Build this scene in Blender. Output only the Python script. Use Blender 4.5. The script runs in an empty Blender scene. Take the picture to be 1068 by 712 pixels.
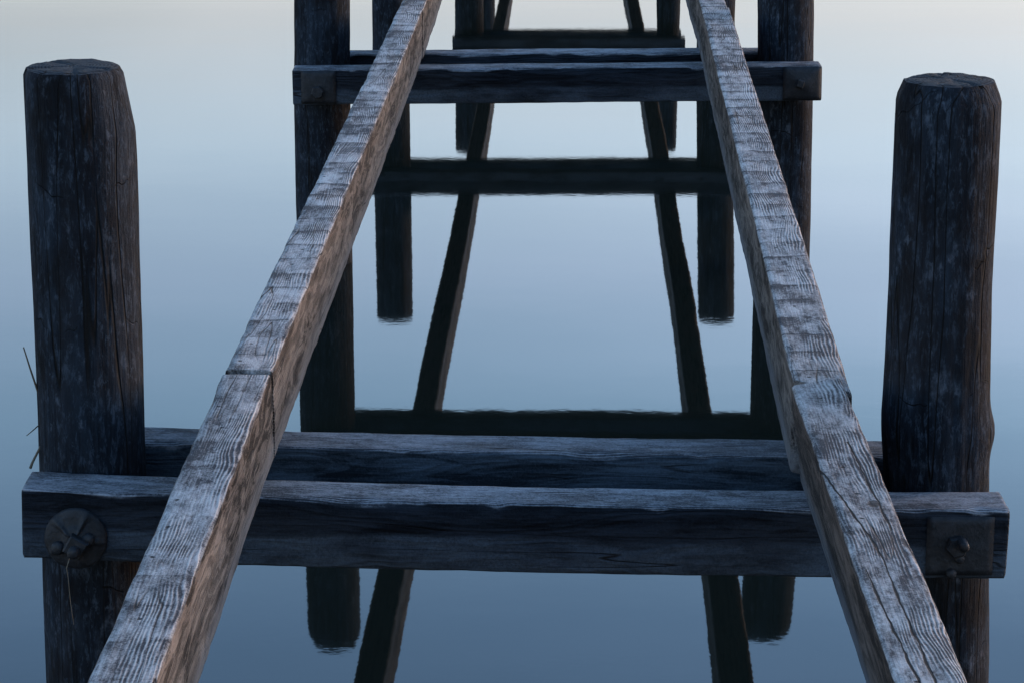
import bpy, bmesh, math, random
from mathutils import Vector, Matrix, noise as mn
R = math.radians
S = bpy.context.scene
COL = S.collection

# ------------------------------------------------------------------ helpers
class Nodes:
    """small helper: n('Type', socket=value/socket, _prop=value)"""
    def __init__(s, nt): s.nt = nt
    def n(s, typ, ins=None, **props):
        nd = s.nt.nodes.new(typ)
        for k, v in props.items(): setattr(nd, k, v)
        for k, v in (ins or {}).items():
            sock = nd.inputs[k]
            if isinstance(v, bpy.types.NodeSocket): s.nt.links.new(v, sock)
            else: sock.default_value = v
        return nd
    def math(s, op, a, b=0.0, c=None, clamp=False):
        ins = {0: a, 1: b}
        if c is not None: ins[2] = c
        return s.n('ShaderNodeMath', ins, operation=op, use_clamp=clamp).outputs[0]
    def vmul(s, v, k):
        return s.n('ShaderNodeVectorMath', {0: v, 1: k}, operation='MULTIPLY').outputs[0]
    def vadd(s, v, k):
        return s.n('ShaderNodeVectorMath', {0: v, 1: k}, operation='ADD').outputs[0]
    def noise(s, v, scale=1.0, detail=4.0, rough=0.55, dist=0.0):
        return s.n('ShaderNodeTexNoise', {'Vector': v, 'Scale': scale, 'Detail': detail,
                   'Roughness': rough, 'Distortion': dist}).outputs['Fac']
    def rng(s, v, a, b, c=0.0, d=1.0, smooth=True):
        nd = s.n('ShaderNodeMapRange', {0: v, 1: a, 2: b, 3: c, 4: d}, clamp=True)
        nd.interpolation_type = 'SMOOTHSTEP' if smooth else 'LINEAR'
        return nd.outputs[0]
    def mix(s, f, a, b, mode='MIX'):
        nd = s.n('ShaderNodeMix', data_type='RGBA', blend_type=mode, clamp_factor=True)
        for i, v in ((0, f), (6, a), (7, b)):
            if isinstance(v, bpy.types.NodeSocket): s.nt.links.new(v, nd.inputs[i])
            elif i == 0: nd.inputs[0].default_value = v
            else: nd.inputs[i].default_value = (*v, 1) if len(v) == 3 else v
        return nd.outputs[2]

def new_mat(name):
    m = bpy.data.materials.new(name); m.use_nodes = True
    m.node_tree.nodes.clear()
    return m, Nodes(m.node_tree)

def finish(N, col, rough, height=None, strength=0.5, dist=0.01, spec=0.3):
    b = N.n('ShaderNodeBsdfPrincipled', {'Base Color': col, 'Roughness': rough, 'Specular IOR Level': spec})
    if height is not None:
        bp = N.n('ShaderNodeBump', {'Height': height, 'Strength': strength, 'Distance': dist})
        N.nt.links.new(bp.outputs[0], b.inputs['Normal'])
    o = N.n('ShaderNodeOutputMaterial'); N.nt.links.new(b.outputs[0], o.inputs[0])

def link(o):
    COL.objects.link(o); return o

def mesh_obj(name, bm, mat, parent=None, smooth=True):
    bmesh.ops.recalc_face_normals(bm, faces=bm.faces[:])
    me = bpy.data.meshes.new(name); bm.to_mesh(me); bm.free()
    if smooth:
        for p in me.polygons: p.use_smooth = True
    me.materials.append(mat)
    o = bpy.data.objects.new(name, me); link(o)
    if parent is not None: o.parent = parent
    return o

def tag(o, label, cat, group=None):
    o['label'] = label; o['category'] = cat; o['kind'] = 'thing'
    if group: o['group'] = group
    return o

# ------------------------------------------------------------------ materials
def beam_material(name, top_d, top_l, side_d, side_l, bands, patch, streak, bump=0.8, pith=(-.10, .10), cracks=False, low=None, dry=None):
    """sawn softwood, length along local X; silver weathered upper face, browner / tarred sides.
    bands: strength of the marks left by the deck boards once nailed across"""
    m, N = new_mat(name)
    tc = N.n('ShaderNodeTexCoord').outputs['Object']
    rnd = N.n('ShaderNodeObjectInfo').outputs['Random']
    off = N.n('ShaderNodeCombineXYZ', {0: N.math('MULTIPLY', rnd, 37.0), 1: 0.0, 2: 0.0}).outputs[0]
    P = N.vadd(tc, off)
    X, Y, Z = N.n('ShaderNodeSeparateXYZ', {0: P}).outputs
    X0 = N.n('ShaderNodeSeparateXYZ', {0: tc}).outputs[0]
    def centred(v, k): return N.math('MULTIPLY', N.math('SUBTRACT', v, 0.5), k)
    # growth rings about a pith near one arris, so they run as fine lines along the upper face
    w1 = centred(N.noise(N.vmul(P, (0.8, 4, 4)), 1.0, 2.0), 0.085)
    w2 = centred(N.noise(N.vmul(P, (3.2, 13, 13)), 1.0, 2.0), 0.016)
    w3 = centred(N.noise(N.vmul(P, (16, 30, 30)), 1.0, 2.0), 0.0025)
    ww = N.math('ADD', N.math('ADD', w1, w2), w3)
    yy = N.math('ADD', N.math('SUBTRACT', Y, pith[0]), ww)
    zz = N.math('ADD', N.math('SUBTRACT', Z, pith[1]), ww)
    r = N.math('SQRT', N.math('ADD', N.math('MULTIPLY', yy, yy), N.math('MULTIPLY', zz, zz)))
    ring = N.math('ADD', N.math('MULTIPLY', N.math('SINE', N.math('ADD', N.math('MULTIPLY', r, 760.0), centred(N.noise(N.vmul(P, (1.0, 22, 22)), 1.0, 2.0), 9.0))), 0.5), 0.5)
    ring_s = N.math('POWER', ring, 1.5)
    fib = N.noise(N.vmul(P, (9, 210, 210)), 1.0, 4.0, 0.65)
    fib2 = N.noise(N.vmul(P, (2.4, 60, 60)), 1.0, 4.0, 0.6)
    cloud = N.noise(N.vmul(P, (6, 15, 15)), 1.0, 6.0, 0.66)
    big = N.noise(N.vmul(P, (1.6, 3, 3)), 1.0, 3.0, 0.5)
    fine = N.noise(P, 150.0, 5.0, 0.75)
    # --- top
    ringmask = N.rng(N.math('SUBTRACT', N.noise(N.vmul(P, (3.0, 10, 10)), 1.0, 4.0), N.math('MULTIPLY', Y, 1.7)), 0.42, 0.66, 0.0, 1.0)
    t = N.math('ADD', N.math('MULTIPLY', N.rng(cloud, 0.34, 0.68), 0.46),
               N.math('MULTIPLY', centred(ring_s, 0.62), ringmask))
    for v, k in ((fib, 1.0), (fine, 1.2), (big, 0.6)):
        t = N.math('ADD', t, centred(v, k))
    fuzz = N.noise(N.vmul(P, (45, 75, 75)), 1.0, 5.0, 0.7, 0.6)
    t = N.math('ADD', t, centred(fuzz, 0.85))
    dark = N.rng(N.noise(N.vmul(P, (7, 11, 11)), 1.0, 5.0, 0.65, 0.4), 0.53, 0.66)
    t = N.math('SUBTRACT', t, N.math('MULTIPLY', dark, 0.24))
    t = N.math('ADD', t, 0.22)
    line = hole = None
    if bands:
        bx = N.math('ADD', N.math('DIVIDE', X, 0.205), centred(N.noise(N.vmul(P, (2.0, 5, 5)), 1.0, 1.0), 0.30))
        bx = N.math('ADD', bx, centred(N.noise(N.vmul(P, (20.0, 40, 5)), 1.0, 2.0), 0.06))
        cell = N.math('FLOOR', bx)
        tone = N.n('ShaderNodeTexWhiteNoise', {'W': cell}, noise_dimensions='1D').outputs['Value']
        fr = N.math('FRACT', bx)
        d = N.math('ABSOLUTE', N.math('SUBTRACT', fr, 0.5))
        amp = N.rng(N.noise(N.vmul(P, (6, 16, 2)), 1.0, 4.0), 0.36, 0.62, 0.0, 1.0)
        line = N.math('MULTIPLY', N.rng(d, 0.44, 0.495), amp)
        soft = N.math('MULTIPLY', N.rng(fr, 0.55, 0.98), N.rng(N.noise(N.vmul(P, (8, 12, 2)), 1.0, 4.0), 0.3, 0.6))
        t = N.math('ADD', t, centred(tone, 0.30 * bands))
        t = N.math('SUBTRACT', t, N.math('MULTIPLY', line, 0.40 * bands))
        t = N.math('SUBTRACT', t, N.math('MULTIPLY', soft, 0.34 * bands))
        t = N.math('ADD', t, 0.10 * bands)
        ny = N.math('SUBTRACT', Y, centred(tone, 0.09))
        nx = N.math('MULTIPLY', N.math('SUBTRACT', fr, 0.62), 0.205)
        nd_ = N.math('SQRT', N.math('ADD', N.math('MULTIPLY', nx, nx), N.math('MULTIPLY', ny, ny)))
        hole = N.math('MULTIPLY', N.rng(nd_, 0.003, 0.0075, 1.0, 0.0), N.math('GREATER_THAN', tone, 0.5))
    t = N.math('MINIMUM', N.math('MAXIMUM', N.math('MULTIPLY_ADD', t, 1.3, -0.13), 0.0), 1.0)
    top = N.mix(t, top_d, top_l)
    # drying checks (thin dark cracks along the grain)
    cn = N.noise(N.vmul(P, (0.8, 14, 14)), 1.0, 2.0, 0.4)
    crack = N.rng(N.math('ABSOLUTE', N.math('SUBTRACT', cn, 0.5)), 0.0, 0.009, 1.0, 0.0)
    crack = N.math('MULTIPLY', crack, N.rng(N.noise(N.vmul(P, (1.5, 3, 3)), 1.0, 1.0), 0.48, 0.62))
    if cracks:
        wob = centred(N.noise(N.vmul(P, (9, 2, 2)), 1.0, 3.0), 0.016)
        ys = N.math('ADD', Y, wob)
        wid = N.rng(N.noise(N.vmul(P, (5, 1, 1)), 1.0, 2.0), 0.3, 0.7, 0.0012, 0.0034)
        c1 = N.math('ADD', N.rng(X0, 2.15, 2.78, .003, .070, False), N.rng(X0, 1.2, 2.15, -.013, .0, False))
        c2 = N.rng(X0, 1.2, 2.05, .019, .047, False)
        c3 = N.rng(X0, 2.2, 3.3, -.048, -.012, False)
        for c_, x0, x1 in ((c1, 0.2, 2.9), (c2, 0.2, 2.02), (c3, 2.3, 3.0)):
            dd = N.math('DIVIDE', N.math('ABSOLUTE', N.math('SUBTRACT', ys, c_)), wid)
            k = N.math('MULTIPLY', N.rng(dd, 0.55, 1.5, 1.0, 0.0),
                       N.math('MULTIPLY', N.math('GREATER_THAN', X0, x0), N.math('LESS_THAN', X0, x1)))
            k = N.math('MULTIPLY', k, N.math('GREATER_THAN', Z, 0.09))
            crack = N.math('MAXIMUM', crack, k)
        for kx, ky, sc in ((2.491, -.026, 1.0), (2.271, .053, .6)):     # dark knots
            a_ = N.math('DIVIDE', N.math('SUBTRACT', X0, kx), 0.030 * sc)
            b_ = N.math('DIVIDE', N.math('SUBTRACT', ys, ky), 0.016 * sc)
            kd = N.math('ADD', N.math('MULTIPLY', a_, a_), N.math('MULTIPLY', b_, b_))
            crack = N.math('MAXIMUM', crack, N.math('MULTIPLY', N.rng(kd, 0.3, 1.3, 0.8, 0.0), N.math('GREATER_THAN', Z, 0.09)))
    # --- sides: patchy dark streaks running along the timber
    st = N.noise(N.vmul(P, (3.0, 17, 17)), 1.0, 6.0, 0.68, 1.6)
    pa = N.noise(N.vmul(P, (1.4, 8, 8)), 1.0, 5.0, 0.62, 0.5)
    s_ = N.math('ADD', N.math('MULTIPLY', N.rng(st, 0.44, 0.57), streak), N.math('MULTIPLY', N.rng(pa, 0.40, 0.60), patch))
    s_ = N.math('SUBTRACT', s_, 0.06)
    for v, k in ((fib2, 0.9), (fine, 1.1), (fib, 0.4)):
        s_ = N.math('ADD', s_, centred(v, k))
    s_ = N.math('MINIMUM', N.math('MAXIMUM', s_, 0.0), 1.0)
    side = N.mix(s_, side_d, side_l)
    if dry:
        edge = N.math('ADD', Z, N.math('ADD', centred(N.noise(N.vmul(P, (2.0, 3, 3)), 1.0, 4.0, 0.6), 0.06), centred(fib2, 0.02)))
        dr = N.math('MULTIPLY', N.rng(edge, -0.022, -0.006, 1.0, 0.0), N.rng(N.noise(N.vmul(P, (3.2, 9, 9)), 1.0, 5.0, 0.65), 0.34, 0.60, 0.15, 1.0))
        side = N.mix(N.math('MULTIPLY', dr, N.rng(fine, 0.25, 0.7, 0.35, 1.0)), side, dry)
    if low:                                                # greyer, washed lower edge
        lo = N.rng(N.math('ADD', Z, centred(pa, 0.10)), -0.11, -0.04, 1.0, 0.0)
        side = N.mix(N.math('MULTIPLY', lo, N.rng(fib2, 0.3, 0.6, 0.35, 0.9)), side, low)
    # which face: object-space normal
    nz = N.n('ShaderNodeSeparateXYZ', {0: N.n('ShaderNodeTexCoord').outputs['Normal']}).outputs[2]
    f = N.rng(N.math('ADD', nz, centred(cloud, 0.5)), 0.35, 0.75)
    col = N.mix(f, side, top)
    if hole is not None: col = N.mix(N.math('MULTIPLY', hole, f), col, (0.01, 0.01, 0.012))
    col = N.mix(crack, col, (0.012, 0.011, 0.012))
    h = N.math('ADD', N.math('MULTIPLY', N.math('MULTIPLY', ring_s, ringmask), 0.6), N.math('ADD', N.math('MULTIPLY', fib, 0.8), N.math('MULTIPLY', fuzz, 0.6)))
    h = N.math('ADD', h, N.math('ADD', st, N.math('MULTIPLY', fine, 0.7)))
    h = N.math('SUBTRACT', h, N.math('MULTIPLY', crack, 1.6))
    if line is not None:
        h = N.math('SUBTRACT', h, N.math('MULTIPLY', line, 0.8 * bands))
        h = N.math('SUBTRACT', h, N.math('MULTIPLY', hole, 1.5))
    finish(N, col, N.rng(cloud, 0.3, 0.7, 0.70, 0.9), h, bump, 0.006, 0.12)
    return m

def pile_material():
    m, N = new_mat('tarred round timber')
    tc = N.n('ShaderNodeTexCoord').outputs['Object']
    rnd = N.n('ShaderNodeObjectInfo').outputs['Random']
    P = N.vadd(tc, N.n('ShaderNodeCombineXYZ', {0: 0.0, 1: 0.0, 2: N.math('MULTIPLY', rnd, 23.0)}).outputs[0])
    st = N.noise(N.vmul(P, (34, 34, 1.7)), 1.0, 6.0, 0.66, 0.4)
    fib = N.noise(N.vmul(P, (120, 120, 7)), 1.0, 4.0, 0.65)
    pa = N.noise(N.vmul(P, (9, 9, 5)), 1.0, 5.0, 0.65)
    fl = N.noise(N.vmul(P, (26, 26, 14)), 1.0, 6.0, 0.72)
    fine = N.noise(P, 110.0, 4.0, 0.7)
    t = N.math('ADD', N.math('MULTIPLY', N.rng(st, 0.36, 0.66), 0.45), N.math('MULTIPLY', N.rng(pa, 0.36, 0.66), 0.45))
    t = N.math('ADD', t, N.math('MULTIPLY', N.math('SUBTRACT', fib, 0.5), 0.5))
    t = N.math('MINIMUM', N.math('MAXIMUM', t, 0.0), 1.0)
    col = N.mix(t, (0.003, 0.004, 0.006), (0.015, 0.023, 0.034))
    fz = N.noise(N.vmul(P, (70, 70, 20)), 1.0, 6.0, 0.78, 0.5)
    col = N.mix(N.math('MULTIPLY', N.rng(fz, 0.50, 0.66), 0.7), col, (0.046, 0.064, 0.088))
    flake = N.math('MULTIPLY', N.rng(fl, 0.53, 0.68), N.rng(pa, 0.44, 0.6))
    blot = N.rng(N.noise(N.vmul(P, (7, 7, 3)), 1.0, 4.0, 0.6), 0.50, 0.64)
    col = N.mix(N.math('MULTIPLY', blot, 0.75), col, (0.0035, 0.0035, 0.004))
    col = N.mix(N.math('MULTIPLY', flake, 0.6), col, (0.085, 0.105, 0.135))
    brown = N.rng(N.noise(N.vmul(P, (6, 6, 1.2)), 1.0, 3.0), 0.52, 0.68)
    col = N.mix(N.math('MULTIPLY', brown, 0.2), col, (0.024, 0.020, 0.020))
    # sawn top: end-grain rings, greyer towards the sapwood rim
    nrz = N.n('ShaderNodeSeparateXYZ', {0: N.n('ShaderNodeTexCoord').outputs['Normal']}).outputs[2]
    xy = N.n('ShaderNodeVectorMath', {0: N.vmul(tc, (1, 1, 0))}, operation='LENGTH').outputs['Value']
    rg = N.math('SINE', N.math('MULTIPLY', N.math('ADD', xy, N.math('MULTIPLY', pa, 0.03)), 700.0))
    eg = N.mix(N.math('ADD', N.math('MULTIPLY', rg, 0.3), N.math('MULTIPLY', fl, 0.9)), (0.010, 0.011, 0.013), (0.060, 0.062, 0.068))
    col = N.mix(N.rng(nrz, 0.6, 0.85), col, eg)
    # a few long drying cracks
    cn = N.noise(N.vmul(P, (11, 11, 0.5)), 1.0, 2.0, 0.4)
    crack = N.rng(N.math('ABSOLUTE', N.math('SUBTRACT', cn, 0.5)), 0.0, 0.010, 1.0, 0.0)
    col = N.mix(crack, col, (0.006, 0.006, 0.006))
    # a few checks running round the timber
    zc = N.n('ShaderNodeSeparateXYZ', {0: P}).outputs[2]
    zf = N.math('FRACT', N.math('ADD', N.math('MULTIPLY', zc, 2.6), N.math('MULTIPLY', N.noise(N.vmul(P, (5, 5, 3)), 1.0, 3.0), 0.9)))
    rc = N.math('MULTIPLY', N.rng(N.math('ABSOLUTE', N.math('SUBTRACT', zf, 0.5)), 0.0, 0.009, 1.0, 0.0), N.rng(N.noise(N.vmul(P, (9, 9, 4)), 1.0, 2.0), 0.48, 0.6))
    col = N.mix(N.math('MULTIPLY', rc, 0.8), col, (0.003, 0.003, 0.003))
    crack = N.math('MAXIMUM', crack, N.math('MULTIPLY', rc, 0.6))
    h = N.math('ADD', N.math('MULTIPLY', st, 1.4), N.math('MULTIPLY', fib, 0.7))
    h = N.math('ADD', h, N.math('ADD', N.math('MULTIPLY', fl, 0.7), N.math('MULTIPLY', fine, 0.4)))
    h = N.math('SUBTRACT', h, N.math('MULTIPLY', crack, 1.8))
    finish(N, col, 0.8, h, 0.9, 0.008, 0.10)
    return m

def iron_material():
    m, N = new_mat('rusted black iron')
    tc = N.n('ShaderNodeTexCoord').outputs['Object']
    a = N.noise(tc, 28.0, 6.0, 0.7); b = N.noise(tc, 90.0, 4.0, 0.6)
    col = N.mix(N.rng(a, 0.4, 0.65), (0.004, 0.005, 0.007), (0.013, 0.015, 0.019))
    col = N.mix(N.math('MULTIPLY', N.rng(b, 0.55, 0.7), 0.5), col, (0.024, 0.029, 0.037))
    finish(N, col, 0.65, N.math('ADD', a, b), 0.6, 0.004, 0.4)
    return m

def plain_material(name, c1, c2, scale):
    m, N = new_mat(name)
    tc = N.n('ShaderNodeTexCoord').outputs['Object']
    finish(N, N.mix(N.noise(tc, scale, 3.0), c1, c2), 0.8)
    return m

def water_material():
    m, N = new_mat('still lake water')
    tc = N.n('ShaderNodeTexCoord').outputs['Object']
    n1 = N.noise(N.vmul(tc, (5.0, 7.0, 1)), 1.0, 3.0, 0.55)
    n2 = N.noise(N.vmul(tc, (0.5, 0.9, 1)), 1.0, 2.0, 0.5)
    n3 = N.noise(N.vmul(tc, (22, 30, 1)), 1.0, 2.0, 0.5)
    h = N.math('ADD', N.math('MULTIPLY', n1, 0.00013), N.math('MULTIPLY', n2, 0.0008))
    h = N.math('ADD', h, N.math('MULTIPLY', n3, 0.00005))
    n4 = N.noise(N.vmul(tc, (70, 90, 1)), 1.0, 2.0, 0.5)
    h = N.math('ADD', h, N.math('MULTIPLY', n4, 0.000012))
    bp = N.n('ShaderNodeBump', {'Height': h, 'Strength': 1.0, 'Distance': 1.0})
    b = N.n('ShaderNodeBsdfPrincipled', {'Base Color': (0.006, 0.0085, 0.007, 1), 'Roughness': 0.022, 'IOR': 1.333,
                                         'Specular IOR Level': 0.5, 'Normal': bp.outputs[0]})
    o = N.n('ShaderNodeOutputMaterial'); N.nt.links.new(b.outputs[0], o.inputs[0])
    return m

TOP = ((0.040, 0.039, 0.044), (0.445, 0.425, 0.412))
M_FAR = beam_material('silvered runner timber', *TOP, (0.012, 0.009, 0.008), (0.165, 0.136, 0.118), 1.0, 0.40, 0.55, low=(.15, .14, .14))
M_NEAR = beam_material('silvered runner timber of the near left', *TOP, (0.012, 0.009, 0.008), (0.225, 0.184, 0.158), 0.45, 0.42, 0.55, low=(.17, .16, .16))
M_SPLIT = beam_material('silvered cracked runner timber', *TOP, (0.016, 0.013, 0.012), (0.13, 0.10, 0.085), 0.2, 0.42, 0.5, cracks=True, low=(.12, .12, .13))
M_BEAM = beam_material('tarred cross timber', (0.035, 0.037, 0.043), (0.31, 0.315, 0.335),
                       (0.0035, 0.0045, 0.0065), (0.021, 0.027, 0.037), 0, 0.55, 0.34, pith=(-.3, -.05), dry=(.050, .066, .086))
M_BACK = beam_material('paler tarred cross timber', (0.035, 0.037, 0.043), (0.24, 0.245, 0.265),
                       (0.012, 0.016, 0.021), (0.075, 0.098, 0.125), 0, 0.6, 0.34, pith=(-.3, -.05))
M_PILE = pile_material()
M_IRON = iron_material()
M_REED = plain_material('dead reed', (0.05, 0.04, 0.03), (0.12, 0.10, 0.07), 30.0)
M_STRAW = plain_material('pale straw', (0.12, 0.10, 0.075), (0.20, 0.175, 0.13), 30.0)
M_WATER = water_material()

# ------------------------------------------------------------------ shapes
def nz(x, y, z): return mn.noise(Vector((x, y, z)))

def beam_bm(L, w, h, seed, step=0.02, corner=0.009, wear=1.0, bow=0.006, shape=None, bevel=0.006):
    """sawn timber along X centred on the origin: worn arrises, chips, slight bow"""
    bm = bmesh.new()
    prof = []                                  # (y, z, cornerness, ny, nz)
    ny_, nz_ = max(4, int(w / 0.018)), max(4, int(h / 0.022))
    r = corner
    hw, hh = w / 2, h / 2
    def edge(p0, p1, n):
        for i in range(n):
            t = i / n
            prof.append((p0[0] + (p1[0] - p0[0]) * t, p0[1] + (p1[1] - p0[1]) * t, 0.0))
    def arc(cy, cz, a0):
        for i in range(4):
            a = a0 + (math.pi / 2) * i / 4
            prof.append((cy + r * math.cos(a), cz + r * math.sin(a), 1.0))
    arc(hw - r, hh - r, 0)
    edge((hw - r, hh), (-hw + r, hh), ny_)
    arc(-hw + r, hh - r, math.pi / 2)
    edge((-hw, hh - r), (-hw, -hh + r), nz_)
    arc(-hw + r, -hh + r, math.pi)
    edge((-hw + r, -hh), (hw - r, -hh), ny_)
    arc(hw - r, -hh + r, 1.5 * math.pi)
    edge((hw, -hh + r), (hw, hh - r), nz_)
    n = max(8, int(L / step)); np_ = len(prof)
    xs = [-L / 2 + L * i / n for i in range(n + 1)]
    xs = [xs[0], xs[0] + 0.004] + xs[1:-1] + [xs[-1] - 0.004, xs[-1]]
    rings = []
    for k, x in enumerate(xs):
        shrink = bevel if k in (0, len(xs) - 1) else 0.0
        row = []
        by = bow * nz(x * 0.35, seed, 1.3) * 2; bz = bow * 0.6 * nz(x * 0.35, seed, 7.7) * 2
        for (y, z, c) in prof:
            d = 0.0028 * nz(x * 2.5 + seed, y * 9, z * 9) + 0.0016 * nz(x * 11 + seed, y * 30, z * 30)
            if c:
                ch = nz(x * 3.1 + seed * 3, y * 4 + 3, z * 4)
                ch2 = nz(x * 14 + seed * 5, y * 4 + 1, z * 4)
                d -= wear * (max(0, ch - 0.05) * 0.012 + max(0, ch2 - 0.2) * 0.010)
            l = math.hypot(y / hw, z / hh) or 1
            yy = y * (1 - shrink / hw); zz = z * (1 - shrink / hh)
            uy, uz = (y / hw) ** 5, (z / hh) ** 5
            ll = math.hypot(uy, uz) or 1
            p = Vector((x, yy + d * uy / ll + by, zz + d * uz / ll + bz))
            if shape: p = shape(p)
            row.append(bm.verts.new(p))
        rings.append(row)
    for a, b in zip(rings, rings[1:]):
        for i in range(np_):
            j = (i + 1) % np_
            bm.faces.new((a[i], a[j], b[j], b[i]))
    for row in (rings[0], rings[-1]):
        c = sum((v.co for v in row), Vector()) / np_
        cv = bm.verts.new(c)
        for i in range(np_): bm.faces.new((row[i], row[(i + 1) % np_], cv))
    return bm

def place_between(o, a, b):
    """local X from a to b, local Z up"""
    a, b = Vector(a), Vector(b)
    x = (b - a).normalized(); y = Vector((0, 0, 1)).cross(x).normalized(); z = x.cross(y)
    o.matrix_world = Matrix(((x.x, y.x, z.x, 0), (x.y, y.y, z.y, 0), (x.z, y.z, z.z, 0), (0, 0, 0, 1)))
    o.location = (a + b) / 2

def pile_bm(axis, rads, top, seed, chamfer=0.03, side_cut=0.0, bumps=(), base=-1.4, dz=0.018, na=64):
    """round timber: axis = [(z, x)], rads = [(z, r)] about local (0,0)"""
    def lerp(tab, z):
        if z <= tab[0][0]: return tab[0][1]
        for (z0, v0), (z1, v1) in zip(tab, tab[1:]):
            if z <= z1: return v0 + (v1 - v0) * (z - z0) / (z1 - z0)
        return tab[-1][1]
    bm = bmesh.new(); rows = []
    n = int((top - base) / dz)
    zs = [base + (top - base) * i / n for i in range(n + 1)]
    grooves = [(random.Random(seed * 31 + i).uniform(0, 6.28), random.Random(seed * 17 + i).uniform(0.4, 1.0)) for i in range(7)]
    rimr = []
    for z in zs:
        row = []
        r0 = lerp(rads, z); cx = lerp(axis, z)
        for k in range(na):
            a = 2 * math.pi * k / na
            ca, sa = math.cos(a), math.sin(a)
            r = r0 * (1 + 0.035 * nz(ca * 1.1 + seed, sa * 1.1, z * 0.9) + 0.018 * nz(ca * 3 + seed, sa * 3, z * 3.5)
                      + 0.012 * nz(ca * 9, sa * 9 + seed, z * 2.0) + 0.006 * nz(ca * 22 + seed, sa * 22, z * 12))
            for ga, gs in grooves:
                da = (a - ga - 0.15 * nz(seed, ga, z * 0.8) + math.pi) % (2 * math.pi) - math.pi
                r -= 0.006 * gs * math.exp(-(da / 0.05) ** 2) * max(0.0, 0.5 + nz(z * 1.2, ga, seed) * 1.5)
            for (bz, ba, bh, bw, bl) in bumps:
                da = (a - ba + math.pi) % (2 * math.pi) - math.pi
                r += bh * math.exp(-(da / bw) ** 2 - ((z - bz) / bl) ** 2)
            t = top - z
            ch = chamfer * (1 + 0.5 * nz(ca * 2, sa * 2, seed + 5))
            if t < ch: r -= (ch - t) * 0.42
            if side_cut:                          # an axe-trimmed shoulder on the +X side
                c = max(0.0, ca) ** 1.5
                lim = 0.17
                if t < lim: r -= side_cut * c * (1 - t / lim)
            row.append(bm.verts.new((cx + r * ca, r * sa, z + (0.004 * nz(ca * 3 + seed, sa * 3, 2.0) if t < 0.05 else 0))))
        rows.append(row)
    for a, b in zip(rows, rows[1:]):
        for i in range(na):
            j = (i + 1) % na
            bm.faces.new((a[i], a[j], b[j], b[i]))
    # sawn top, checked by radial drying cracks
    last = rows[-1]; c = sum((v.co for v in last), Vector()) / na
    prev = last
    for q in range(1, 8):
        f = 1 - q / 8
        row = []
        for i, v in enumerate(last):
            p = c + (v.co - c) * f
            a = 2 * math.pi * i / na
            zc = 0.0045 + 0.003 * nz(p.x * 40, p.y * 40, seed)
            for ga, gs in grooves[:4]:
                da = (a - ga + math.pi) % (2 * math.pi) - math.pi
                zc -= 0.017 * gs * math.exp(-(da * f / 0.06) ** 2) * f
            row.append(bm.verts.new((p.x, p.y, c.z + zc)))
        for i in range(na):
            j = (i + 1) % na
            bm.faces.new((prev[i], prev[j], row[j], row[i]))
        prev = row
    cv = bm.verts.new((c.x, c.y, c.z + 0.004))
    for i in range(na): bm.faces.new((prev[i], prev[(i + 1) % na], cv))
    cv2 = bm.verts.new((0, 0, base))
    for i in range(na): bm.faces.new((rows[0][(i + 1) % na], rows[0][i], cv2))
    return bm

def lathe_y(bm, prof, na=40, wob=0.0, ribs=0, rib_h=0.0):
    """revolve (r, depth) about -Y (towards the viewer side); ribs = radial ridges"""
    rows = []
    for (r, d) in prof:
        row = []
        for k in range(na):
            a = 2 * math.pi * k / na
            rr = r * (1 + wob * nz(math.cos(a) * 2, math.sin(a) * 2, 3.1))
            dd = d
            if ribs and r > 0.02:
                dd += rib_h * max(0.0, math.cos(a * ribs + 0.6)) ** 6 * (1 if 0.025 < r < 0.078 else 0)
            row.append(bm.verts.new((rr * math.cos(a), -dd, rr * math.sin(a))))
        rows.append(row)
    for a, b in zip(rows, rows[1:]):
        for i in range(na):
            j = (i + 1) % na
            bm.faces.new((a[i], a[j], b[j], b[i]))
    cv = bm.verts.new((0, -prof[-1][1], 0))
    for i in range(na): bm.faces.new((rows[-1][i], rows[-1][(i + 1) % na], cv))
    return bm

def plate_bm(w, h, t, dish):
    """square washer plate facing -Y; dish > 0 raises the middle like a low pyramid"""
    bm = bmesh.new(); n = 10; rows = []
    for j in range(n + 1):
        row = []
        for i in range(n + 1):
            u, v = i / n * 2 - 1, j / n * 2 - 1
            d = t + dish * (1 - max(abs(u), abs(v)))
            d -= 0.003 * (max(abs(u), abs(v)) > 0.95)
            row.append(bm.verts.new((u * w / 2 + 0.0015 * nz(v * 2, u, 5.0), -d, v * h / 2 + 0.0015 * nz(u * 2, v, 9.0))))
        rows.append(row)
    for a, b in zip(rows, rows[1:]):
        for i in range(n): bm.faces.new((a[i], a[i + 1], b[i + 1], b[i]))
    rim = rows[0] + [r[-1] for r in rows[1:]] + rows[-1][-2::-1] + [r[0] for r in rows[-2:0:-1]]
    back = [bm.verts.new((v.co.x, 0.004, v.co.z)) for v in rim]
    for i in range(len(rim)):
        j = (i + 1) % len(rim)
        bm.faces.new((rim[i], rim[j], back[j], back[i]))
    return bm

def nut_bm(r, t, sides=4, rot=0.4):
    bm = bmesh.new()
    prof = [(r * 1.0, 0.0), (r * 1.0, t * 0.8), (r * 0.86, t)]
    rows = []
    for (rr, d) in prof:
        rows.append([bm.verts.new((rr * math.cos(2 * math.pi * k / sides + rot), -d, rr * math.sin(2 * math.pi * k / sides + rot))) for k in range(sides)])
    for a, b in zip(rows, rows[1:]):
        for i in range(sides):
            j = (i + 1) % sides
            bm.faces.new((a[i], a[j], b[j], b[i]))
    bm.faces.new(rows[-1])
    return bm

def rod_bm(r, t):
    return lathe_y(bmesh.new(), [(r, 0), (r, t * 0.85), (r * 0.7, t)], 16)

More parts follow.
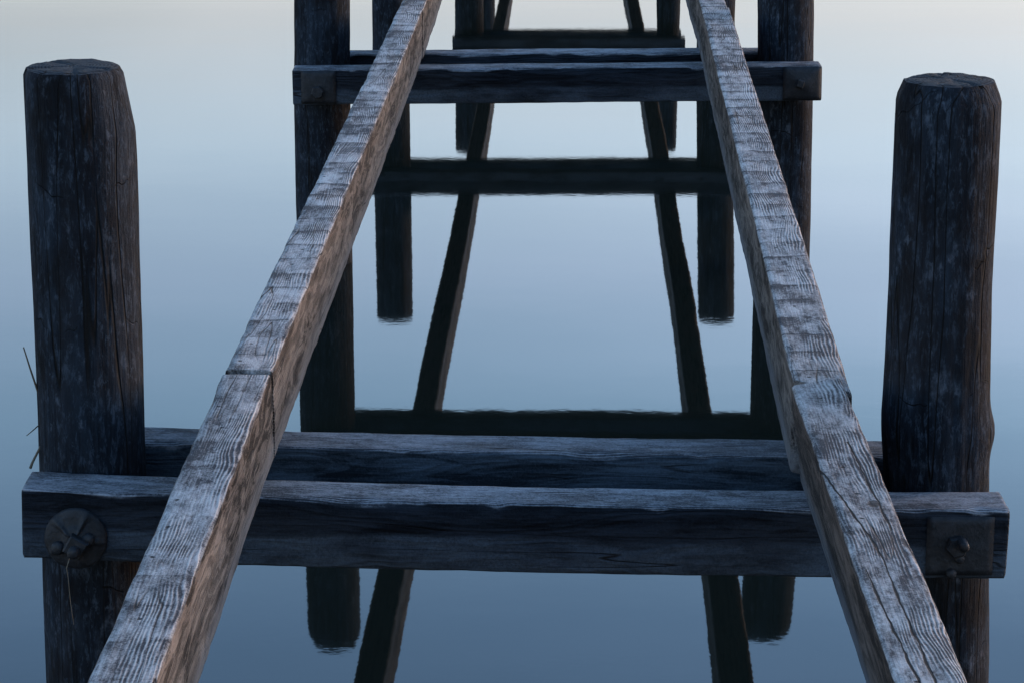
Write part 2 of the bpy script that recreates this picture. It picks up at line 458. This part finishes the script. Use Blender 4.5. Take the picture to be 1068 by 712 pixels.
def stalk_bm(pts, r0, r1, flat=1.0):
    bm = bmesh.new(); rows = []
    pts = [Vector(p) for p in pts]
    for i, p in enumerate(pts):
        r = r0 + (r1 - r0) * i / (len(pts) - 1)
        d = (pts[min(i + 1, len(pts) - 1)] - pts[max(i - 1, 0)]).normalized()
        u = d.cross(Vector((0, 1, 0)))
        if u.length < 1e-3: u = Vector((1, 0, 0))
        u.normalize(); v = d.cross(u)
        rows.append([bm.verts.new(p + u * r * math.cos(a) + v * r * flat * math.sin(a)) for a in [2 * math.pi * k / 7 for k in range(7)]])
    for a, b in zip(rows, rows[1:]):
        for i in range(7):
            j = (i + 1) % 7
            bm.faces.new((a[i], a[j], b[j], b[i]))
    bm.faces.new(rows[0]); bm.faces.new(rows[-1])
    return bm

# ------------------------------------------------------------------ setting: the lake
bm = bmesh.new()
bmesh.ops.create_grid(bm, x_segments=1, y_segments=1, size=4000)
water = mesh_obj('water', bm, M_WATER, smooth=False)
water['kind'] = 'structure'

# ------------------------------------------------------------------ piles
PG = 'round timber piles of the jetty'
def pile(x, y, axis, rads, top, seed, label, **kw):
    o = mesh_obj('wooden_pile', pile_bm(axis, rads, top, seed, **kw), M_PILE)
    o.data.set_sharp_from_angle(angle=R(33))
    o.location = (x, y, 0)
    return tag(o, label, 'pile', PG)

BY = [7.148, 14.523, 21.997, 29.271, 36.65]           # front faces of the five crossings
W, GAP = 0.167, 0.300
pile(-1.144, 7.465, [(0, -.004), (1.3, 0), (2.2, .0)], [(0, .146), (1.2, .144), (2.2, .1445)], 2.185, 3.0,
     'thick dark round pile on the left with a slanted trimmed shoulder at its top', chamfer=.018, side_cut=.030)
pile(1.150, 7.465, [(0, .034), (.55, .028), (.95, .012), (1.25, 0), (2.2, .004)], [(0, .142), (1.0, .144), (1.25, .144), (1.6, .138), (2.2, .141)], 2.150, 8.0,
     'thick dark round pile on the right with a sloping rim around its flat top', chamfer=.05,
     bumps=((1.20, -0.25, .015, .5, .05), (1.20, 3.6, .010, .5, .09)))
pile(-.992, 14.84, [(0, -.004), (.9, -.004), (2.2, .018)], [(0, .147), (2.2, .145)], 2.16, 11.0,
     'dark pile at the left end of the upper pair of crossbeams', chamfer=.075)
pile(1.424, 14.84, [(0, .014), (1.3, .006), (2.2, -.035)], [(0, .147), (1.4, .145), (2.2, .138)], 2.11, 14.0,
     'dark pile at the right end of the upper pair of crossbeams', chamfer=.06)
pile(-.947, 22.314, [(0, -.004), (1.3, 0), (2.2, .006)], [(0, .146), (2.2, .145)], 2.165, 17.0,
     'distant pile just left of the left runner, its blunt reflection ending mid water', chamfer=.02)
pile(1.625, 22.314, [(0, -.03), (1.3, -.004), (2.2, .018)], [(0, .146), (2.2, .145)], 2.165, 21.0,
     'distant pile just right of the right runner, its blunt reflection ending mid water', chamfer=.02)
pile(-.445, 29.588, [(0, 0), (2.2, .002)], [(0, .147), (2.2, .148)], 2.14, 25.0,
     'far pile behind the upper crossbeams, left of the pale gap at the top', chamfer=.03)
pile(1.625, 29.588, [(0, -.006), (2.2, .008)], [(0, .134), (2.2, .09)], 2.14, 29.0,
     'far slim pile behind the upper crossbeams, right of the pale gap at the top', chamfer=.03)
pile(-.35, 36.97, [(0, 0), (2.2, 0)], [(0, .13), (2.2, .125)], 2.12, 33.0,
     'farthest left pile, mirrored at the top edge close beside the left runner reflection', chamfer=.03)
pile(2.05, 36.97, [(0, 0), (2.2, 0)], [(0, .13), (2.2, .125)], 2.12, 37.0,
     'farthest right pile, hidden behind the slim far pile at the top edge', chamfer=.03)

# ------------------------------------------------------------------ cross beams
BG = 'tarred crossbeams clamped to the piles'
def cross_beam(xl, xr, y, zl, zr, h, seed, label, skew=0.0, step=.02, sag=0.0, mat=None):
    L = xr - xl
    o = mesh_obj('cross_beam', beam_bm(L, W, h, seed, step=step, corner=.010, wear=1.25, bow=.0015,
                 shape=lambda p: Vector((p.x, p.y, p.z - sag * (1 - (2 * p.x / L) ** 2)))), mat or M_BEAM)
    place_between(o, (xl, y + W / 2, (zl - h / 2)), (xr, y + W / 2 + skew, (zr - h / 2)))
    return tag(o, label, 'beam', BG)

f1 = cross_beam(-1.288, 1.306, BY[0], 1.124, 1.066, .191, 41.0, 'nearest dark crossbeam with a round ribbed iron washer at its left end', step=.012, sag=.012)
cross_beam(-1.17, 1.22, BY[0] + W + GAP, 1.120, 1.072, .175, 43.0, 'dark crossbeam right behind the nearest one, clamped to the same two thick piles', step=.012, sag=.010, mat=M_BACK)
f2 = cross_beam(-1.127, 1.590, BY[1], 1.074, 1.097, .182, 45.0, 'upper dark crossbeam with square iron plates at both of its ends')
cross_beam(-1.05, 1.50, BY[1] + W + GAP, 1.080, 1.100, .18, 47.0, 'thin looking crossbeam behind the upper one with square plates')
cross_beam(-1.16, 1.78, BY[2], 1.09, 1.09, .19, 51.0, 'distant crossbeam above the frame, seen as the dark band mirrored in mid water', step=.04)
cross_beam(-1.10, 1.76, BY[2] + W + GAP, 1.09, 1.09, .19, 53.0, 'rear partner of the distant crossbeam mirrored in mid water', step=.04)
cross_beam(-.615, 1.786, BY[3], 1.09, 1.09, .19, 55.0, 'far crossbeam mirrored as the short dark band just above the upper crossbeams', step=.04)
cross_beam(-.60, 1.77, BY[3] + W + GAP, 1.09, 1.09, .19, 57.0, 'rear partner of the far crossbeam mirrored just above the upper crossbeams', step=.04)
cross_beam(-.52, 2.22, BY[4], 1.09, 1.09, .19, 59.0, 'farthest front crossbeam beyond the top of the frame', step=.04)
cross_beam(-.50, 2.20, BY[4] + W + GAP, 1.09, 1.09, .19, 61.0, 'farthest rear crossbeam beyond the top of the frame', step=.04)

def fit_to(beam, o, world):
    """parent an iron part to its beam, at a world position, upright on the front face"""
    bpy.context.view_layer.update()
    o.parent = beam
    o.matrix_parent_inverse = Matrix.Identity(4)
    o.matrix_local = beam.matrix_world.inverted() @ Matrix.Translation(Vector(world))

# ribbed round washer, near left
yf = BY[0] - .001
wa = mesh_obj('washer', lathe_y(bmesh.new(), [(.082, -.004), (.083, .006), (.078, .011), (.060, .013), (.045, .016), (.034, .020), (.030, .026), (.012, .026)], 72, .03, 5, .011), M_IRON)
fit_to(f1, wa, (-1.146, yf, .990))
wa['label'] = 'round cast washer with raised ribs'
nb = mesh_obj('nut', nut_bm(.036, .030, 4, .25), M_IRON, smooth=False); nb.parent = wa; nb.location = (.004, -.024, -.012)
rb = mesh_obj('bolt_end', rod_bm(.015, .035), M_IRON); rb.parent = wa; rb.location = (.002, -.050, -.018)
for (dx, dz, a) in ((-.045, -.020, .5), (.035, .002, 2.0)):
    lg = mesh_obj('lug', lathe_y(bmesh.new(), [(.018, -.004), (.018, .016), (.010, .024)], 16, .1), M_IRON); lg.parent = wa; lg.location = (dx, -.012, dz)
# square plate, near right
wb = mesh_obj('washer', plate_bm(.176, .160, .008, .0), M_IRON); fit_to(f1, wb, (1.178, yf, .968)); wb['label'] = 'flat square washer plate'
nb = mesh_obj('nut', nut_bm(.030, .026, 6, .2), M_IRON, smooth=False); nb.parent = wb; nb.location = (-.010, -.007, .004)
rb = mesh_obj('bolt_end', rod_bm(.014, .05), M_IRON); rb.parent = wb; rb.location = (.000, -.030, .020)
for (dx, dz) in ((-.002, -.030), (-.022, -.072)):
    lg = mesh_obj('lug', lathe_y(bmesh.new(), [(.013, -.002), (.013, .014), (.007, .019)], 16, .1), M_IRON); lg.parent = wb; lg.location = (dx, -.007, dz)
# plates on the second crossing
yf = BY[1] - .001
w2 = mesh_obj('washer', plate_bm(.180, .170, .008, .012), M_IRON); fit_to(f2, w2, (-.992, yf, .985)); w2['label'] = 'square washer plate'
nb = mesh_obj('nut', nut_bm(.034, .028, 6, .2), M_IRON, smooth=False); nb.parent = w2; nb.location = (-.006, -.016, -.022)
w3 = mesh_obj('washer', plate_bm(.196, .172, .010, .030), M_IRON); fit_to(f2, w3, (1.488, yf, 1.005)); w3['label'] = 'square washer plate raised like a low pyramid'
nb = mesh_obj('nut', nut_bm(.026, .03, 4, .5), M_IRON, smooth=False); nb.parent = w3; nb.location = (-.014, -.034, .006)

# ------------------------------------------------------------------ runners (the two long timbers)
RG = 'weathered runner timbers of the jetty'
def runner(x0, y0, x1, y1, w, seed, label, top=1.344, h=.254, step=.03, shape=None, wear=.45, mat=None):
    L = math.hypot(x1 - x0, y1 - y0)
    o = mesh_obj('runner_beam', beam_bm(L, w, h, seed, step=step, corner=.010, wear=wear, bow=.002 if step < .02 else .006, shape=shape, bevel=.001), mat or M_FAR)
    place_between(o, (x0, y0, top - h / 2), (x1, y1, top - h / 2))
    return tag(o, label, 'beam', RG)

def round_end(p):                       # rounded upper arris at the far end, so the joint opens on top
    k = max(0.0, (p.x - 3.615) / .045); u = max(0.0, (p.z - .07) / .057)
    return Vector((p.x - .012 * u * min(k, 1), p.y, p.z - .012 * min(1, k) ** 2 * u))
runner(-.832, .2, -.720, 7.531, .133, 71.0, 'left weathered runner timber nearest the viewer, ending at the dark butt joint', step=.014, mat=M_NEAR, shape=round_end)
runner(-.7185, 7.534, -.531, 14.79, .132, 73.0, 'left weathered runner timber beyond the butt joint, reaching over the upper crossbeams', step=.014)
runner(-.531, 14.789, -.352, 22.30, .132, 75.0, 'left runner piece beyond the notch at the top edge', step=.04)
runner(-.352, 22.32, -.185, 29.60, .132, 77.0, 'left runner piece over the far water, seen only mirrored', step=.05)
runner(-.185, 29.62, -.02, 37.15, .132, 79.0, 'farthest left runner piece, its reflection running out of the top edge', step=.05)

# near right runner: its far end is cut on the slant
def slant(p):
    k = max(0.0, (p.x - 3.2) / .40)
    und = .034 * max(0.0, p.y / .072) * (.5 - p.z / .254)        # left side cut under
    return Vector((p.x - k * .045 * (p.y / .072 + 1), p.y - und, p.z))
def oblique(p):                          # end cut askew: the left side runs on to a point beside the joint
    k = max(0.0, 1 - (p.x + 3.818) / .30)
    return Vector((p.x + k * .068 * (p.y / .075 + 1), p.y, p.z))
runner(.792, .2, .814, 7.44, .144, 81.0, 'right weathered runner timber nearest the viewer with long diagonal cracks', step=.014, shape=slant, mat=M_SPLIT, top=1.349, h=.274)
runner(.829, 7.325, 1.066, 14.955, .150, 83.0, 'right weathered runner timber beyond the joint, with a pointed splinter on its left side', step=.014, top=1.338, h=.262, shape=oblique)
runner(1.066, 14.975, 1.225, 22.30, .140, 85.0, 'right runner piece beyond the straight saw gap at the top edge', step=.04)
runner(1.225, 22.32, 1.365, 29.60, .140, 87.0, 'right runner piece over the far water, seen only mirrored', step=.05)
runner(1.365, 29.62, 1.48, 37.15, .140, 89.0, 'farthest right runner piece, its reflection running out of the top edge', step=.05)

# ------------------------------------------------------------------ bits of dead reed caught on the left pile
SG = 'dead reed bits caught on the left pile'
def stalk(pts, r0, r1, label, mat=M_REED, flat=1.0, name='reed_stalk', cat='reed', g=SG):
    base = Vector(pts[-1])
    o = mesh_obj(name, stalk_bm([Vector(p) - base for p in pts], r0, r1, flat), mat)
    o.location = base
    return tag(o, label, cat, g)
stalk([(-1.309, 7.41, 1.439), (-1.296, 7.42, 1.38), (-1.283, 7.43, 1.325), (-1.274, 7.44, 1.285)], .0018, .0035, 'long straight reed stalk leaning out from the left pile')
stalk([(-1.311, 7.41, 1.193), (-1.296, 7.42, 1.204), (-1.268, 7.44, 1.226)], .0012, .002, 'short thin reed stalk sticking out sideways low on the left pile')
stalk([(-1.303, 7.40, 1.104), (-1.298, 7.41, 1.118), (-1.284, 7.42, 1.145), (-1.272, 7.43, 1.168)], .004, .003, 'short broad reed blade hanging just above the left end of the nearest crossbeam')
stalk([(-1.153, 7.095, .768), (-1.158, 7.09, .83), (-1.161, 7.085, .90), (-1.163, 7.078, .93), (-1.155, 7.085, .955)], .0006, .0009,
      'pale straw dangling from the round washer of the nearest crossbeam', M_STRAW, name='straw', cat='straw', g=None)

# ------------------------------------------------------------------ light
SUN_EL, SUN_AZ = 9.0, 62.0          # azimuth measured from +Y (view direction) towards +X
w = bpy.data.worlds.new("World"); S.world = w; w.use_nodes = True
nt = w.node_tree; nt.nodes.clear(); N = Nodes(nt)
sky = N.n('ShaderNodeTexSky', sky_type='NISHITA', sun_disc=False, sun_elevation=R(SUN_EL), sun_rotation=R(SUN_AZ),
          altitude=500.0, air_density=1.0, dust_density=1.0, ozone_density=2.5)
gen = N.n('ShaderNodeTexCoord').outputs['Generated']
el = N.n('ShaderNodeSeparateXYZ', {0: gen}).outputs[2]
ramp = N.n('ShaderNodeValToRGB')                       # thin veil of evening haze: sky tint by elevation (sin)
cr = ramp.color_ramp
STOPS = [(0.0, (.72, .50, .42)), (.135, (.675, .455, .39)), (.1814, (.88, .665, .585)), (.225, (.93, .72, .665)),
         (.27, (.83, .75, .70)), (.34, (.61, .60, .615)), (.6, (.52, .56, .58)), (1.0, (.50, .56, .58))]
cr.elements[0].position, cr.elements[0].color = STOPS[0][0], (*STOPS[0][1], 1)
cr.elements[1].position, cr.elements[1].color = STOPS[-1][0], (*STOPS[-1][1], 1)
for p_, c_ in STOPS[1:-1]:
    e_ = cr.elements.new(p_); e_.color = (*c_, 1)
nt.links.new(el, ramp.inputs[0])
cl = N.noise(N.vmul(gen, (2.2, 2.2, 16.0)), 1.0, 5.0, 0.55, 0.6)       # faint streaks of high cloud
tint = N.mix(1.0, sky.outputs[0], ramp.outputs[0], 'MULTIPLY')
kk = N.rng(cl, 0.30, 0.72, 0.93, 1.06)
tint = N.mix(1.0, tint, N.n('ShaderNodeCombineXYZ', {0: N.math('POWER', kk, 1.35), 1: kk, 2: N.math('POWER', kk, 0.9)}).outputs[0], 'MULTIPLY')
bg = N.n('ShaderNodeBackground', {'Color': tint, 'Strength': 0.15})
out = N.n('ShaderNodeOutputWorld'); nt.links.new(bg.outputs[0], out.inputs[0])

sl = bpy.data.lights.new('sun', 'SUN'); sl.energy = 0.14; sl.angle = R(14); sl.color = (1.0, .96, .92)
so = link(bpy.data.objects.new('sun', sl))
d = Vector((math.sin(R(SUN_AZ)) * math.cos(R(SUN_EL)), math.cos(R(SUN_AZ)) * math.cos(R(SUN_EL)), math.sin(R(SUN_EL))))
so.rotation_euler = (-d).to_track_quat('-Z', 'Y').to_euler()
so.location = (12, 6, 6)

# ------------------------------------------------------------------ camera
cd = bpy.data.cameras.new('camera'); cd.sensor_width = 36; cd.lens = 2978.15 / 1068 * 36
cd.clip_start = .05; cd.clip_end = 9000
co = link(bpy.data.objects.new('camera', cd)); co.location = (0, 0, 3.3449)
co.rotation_euler = (R(90) - 0.24976, 0, 0)
S.camera = co
S.render.engine = 'CYCLES'
S.view_settings.view_transform = 'Standard'; S.view_settings.look = 'None'
S.view_settings.exposure = 2.75; S.view_settings.gamma = 1.0
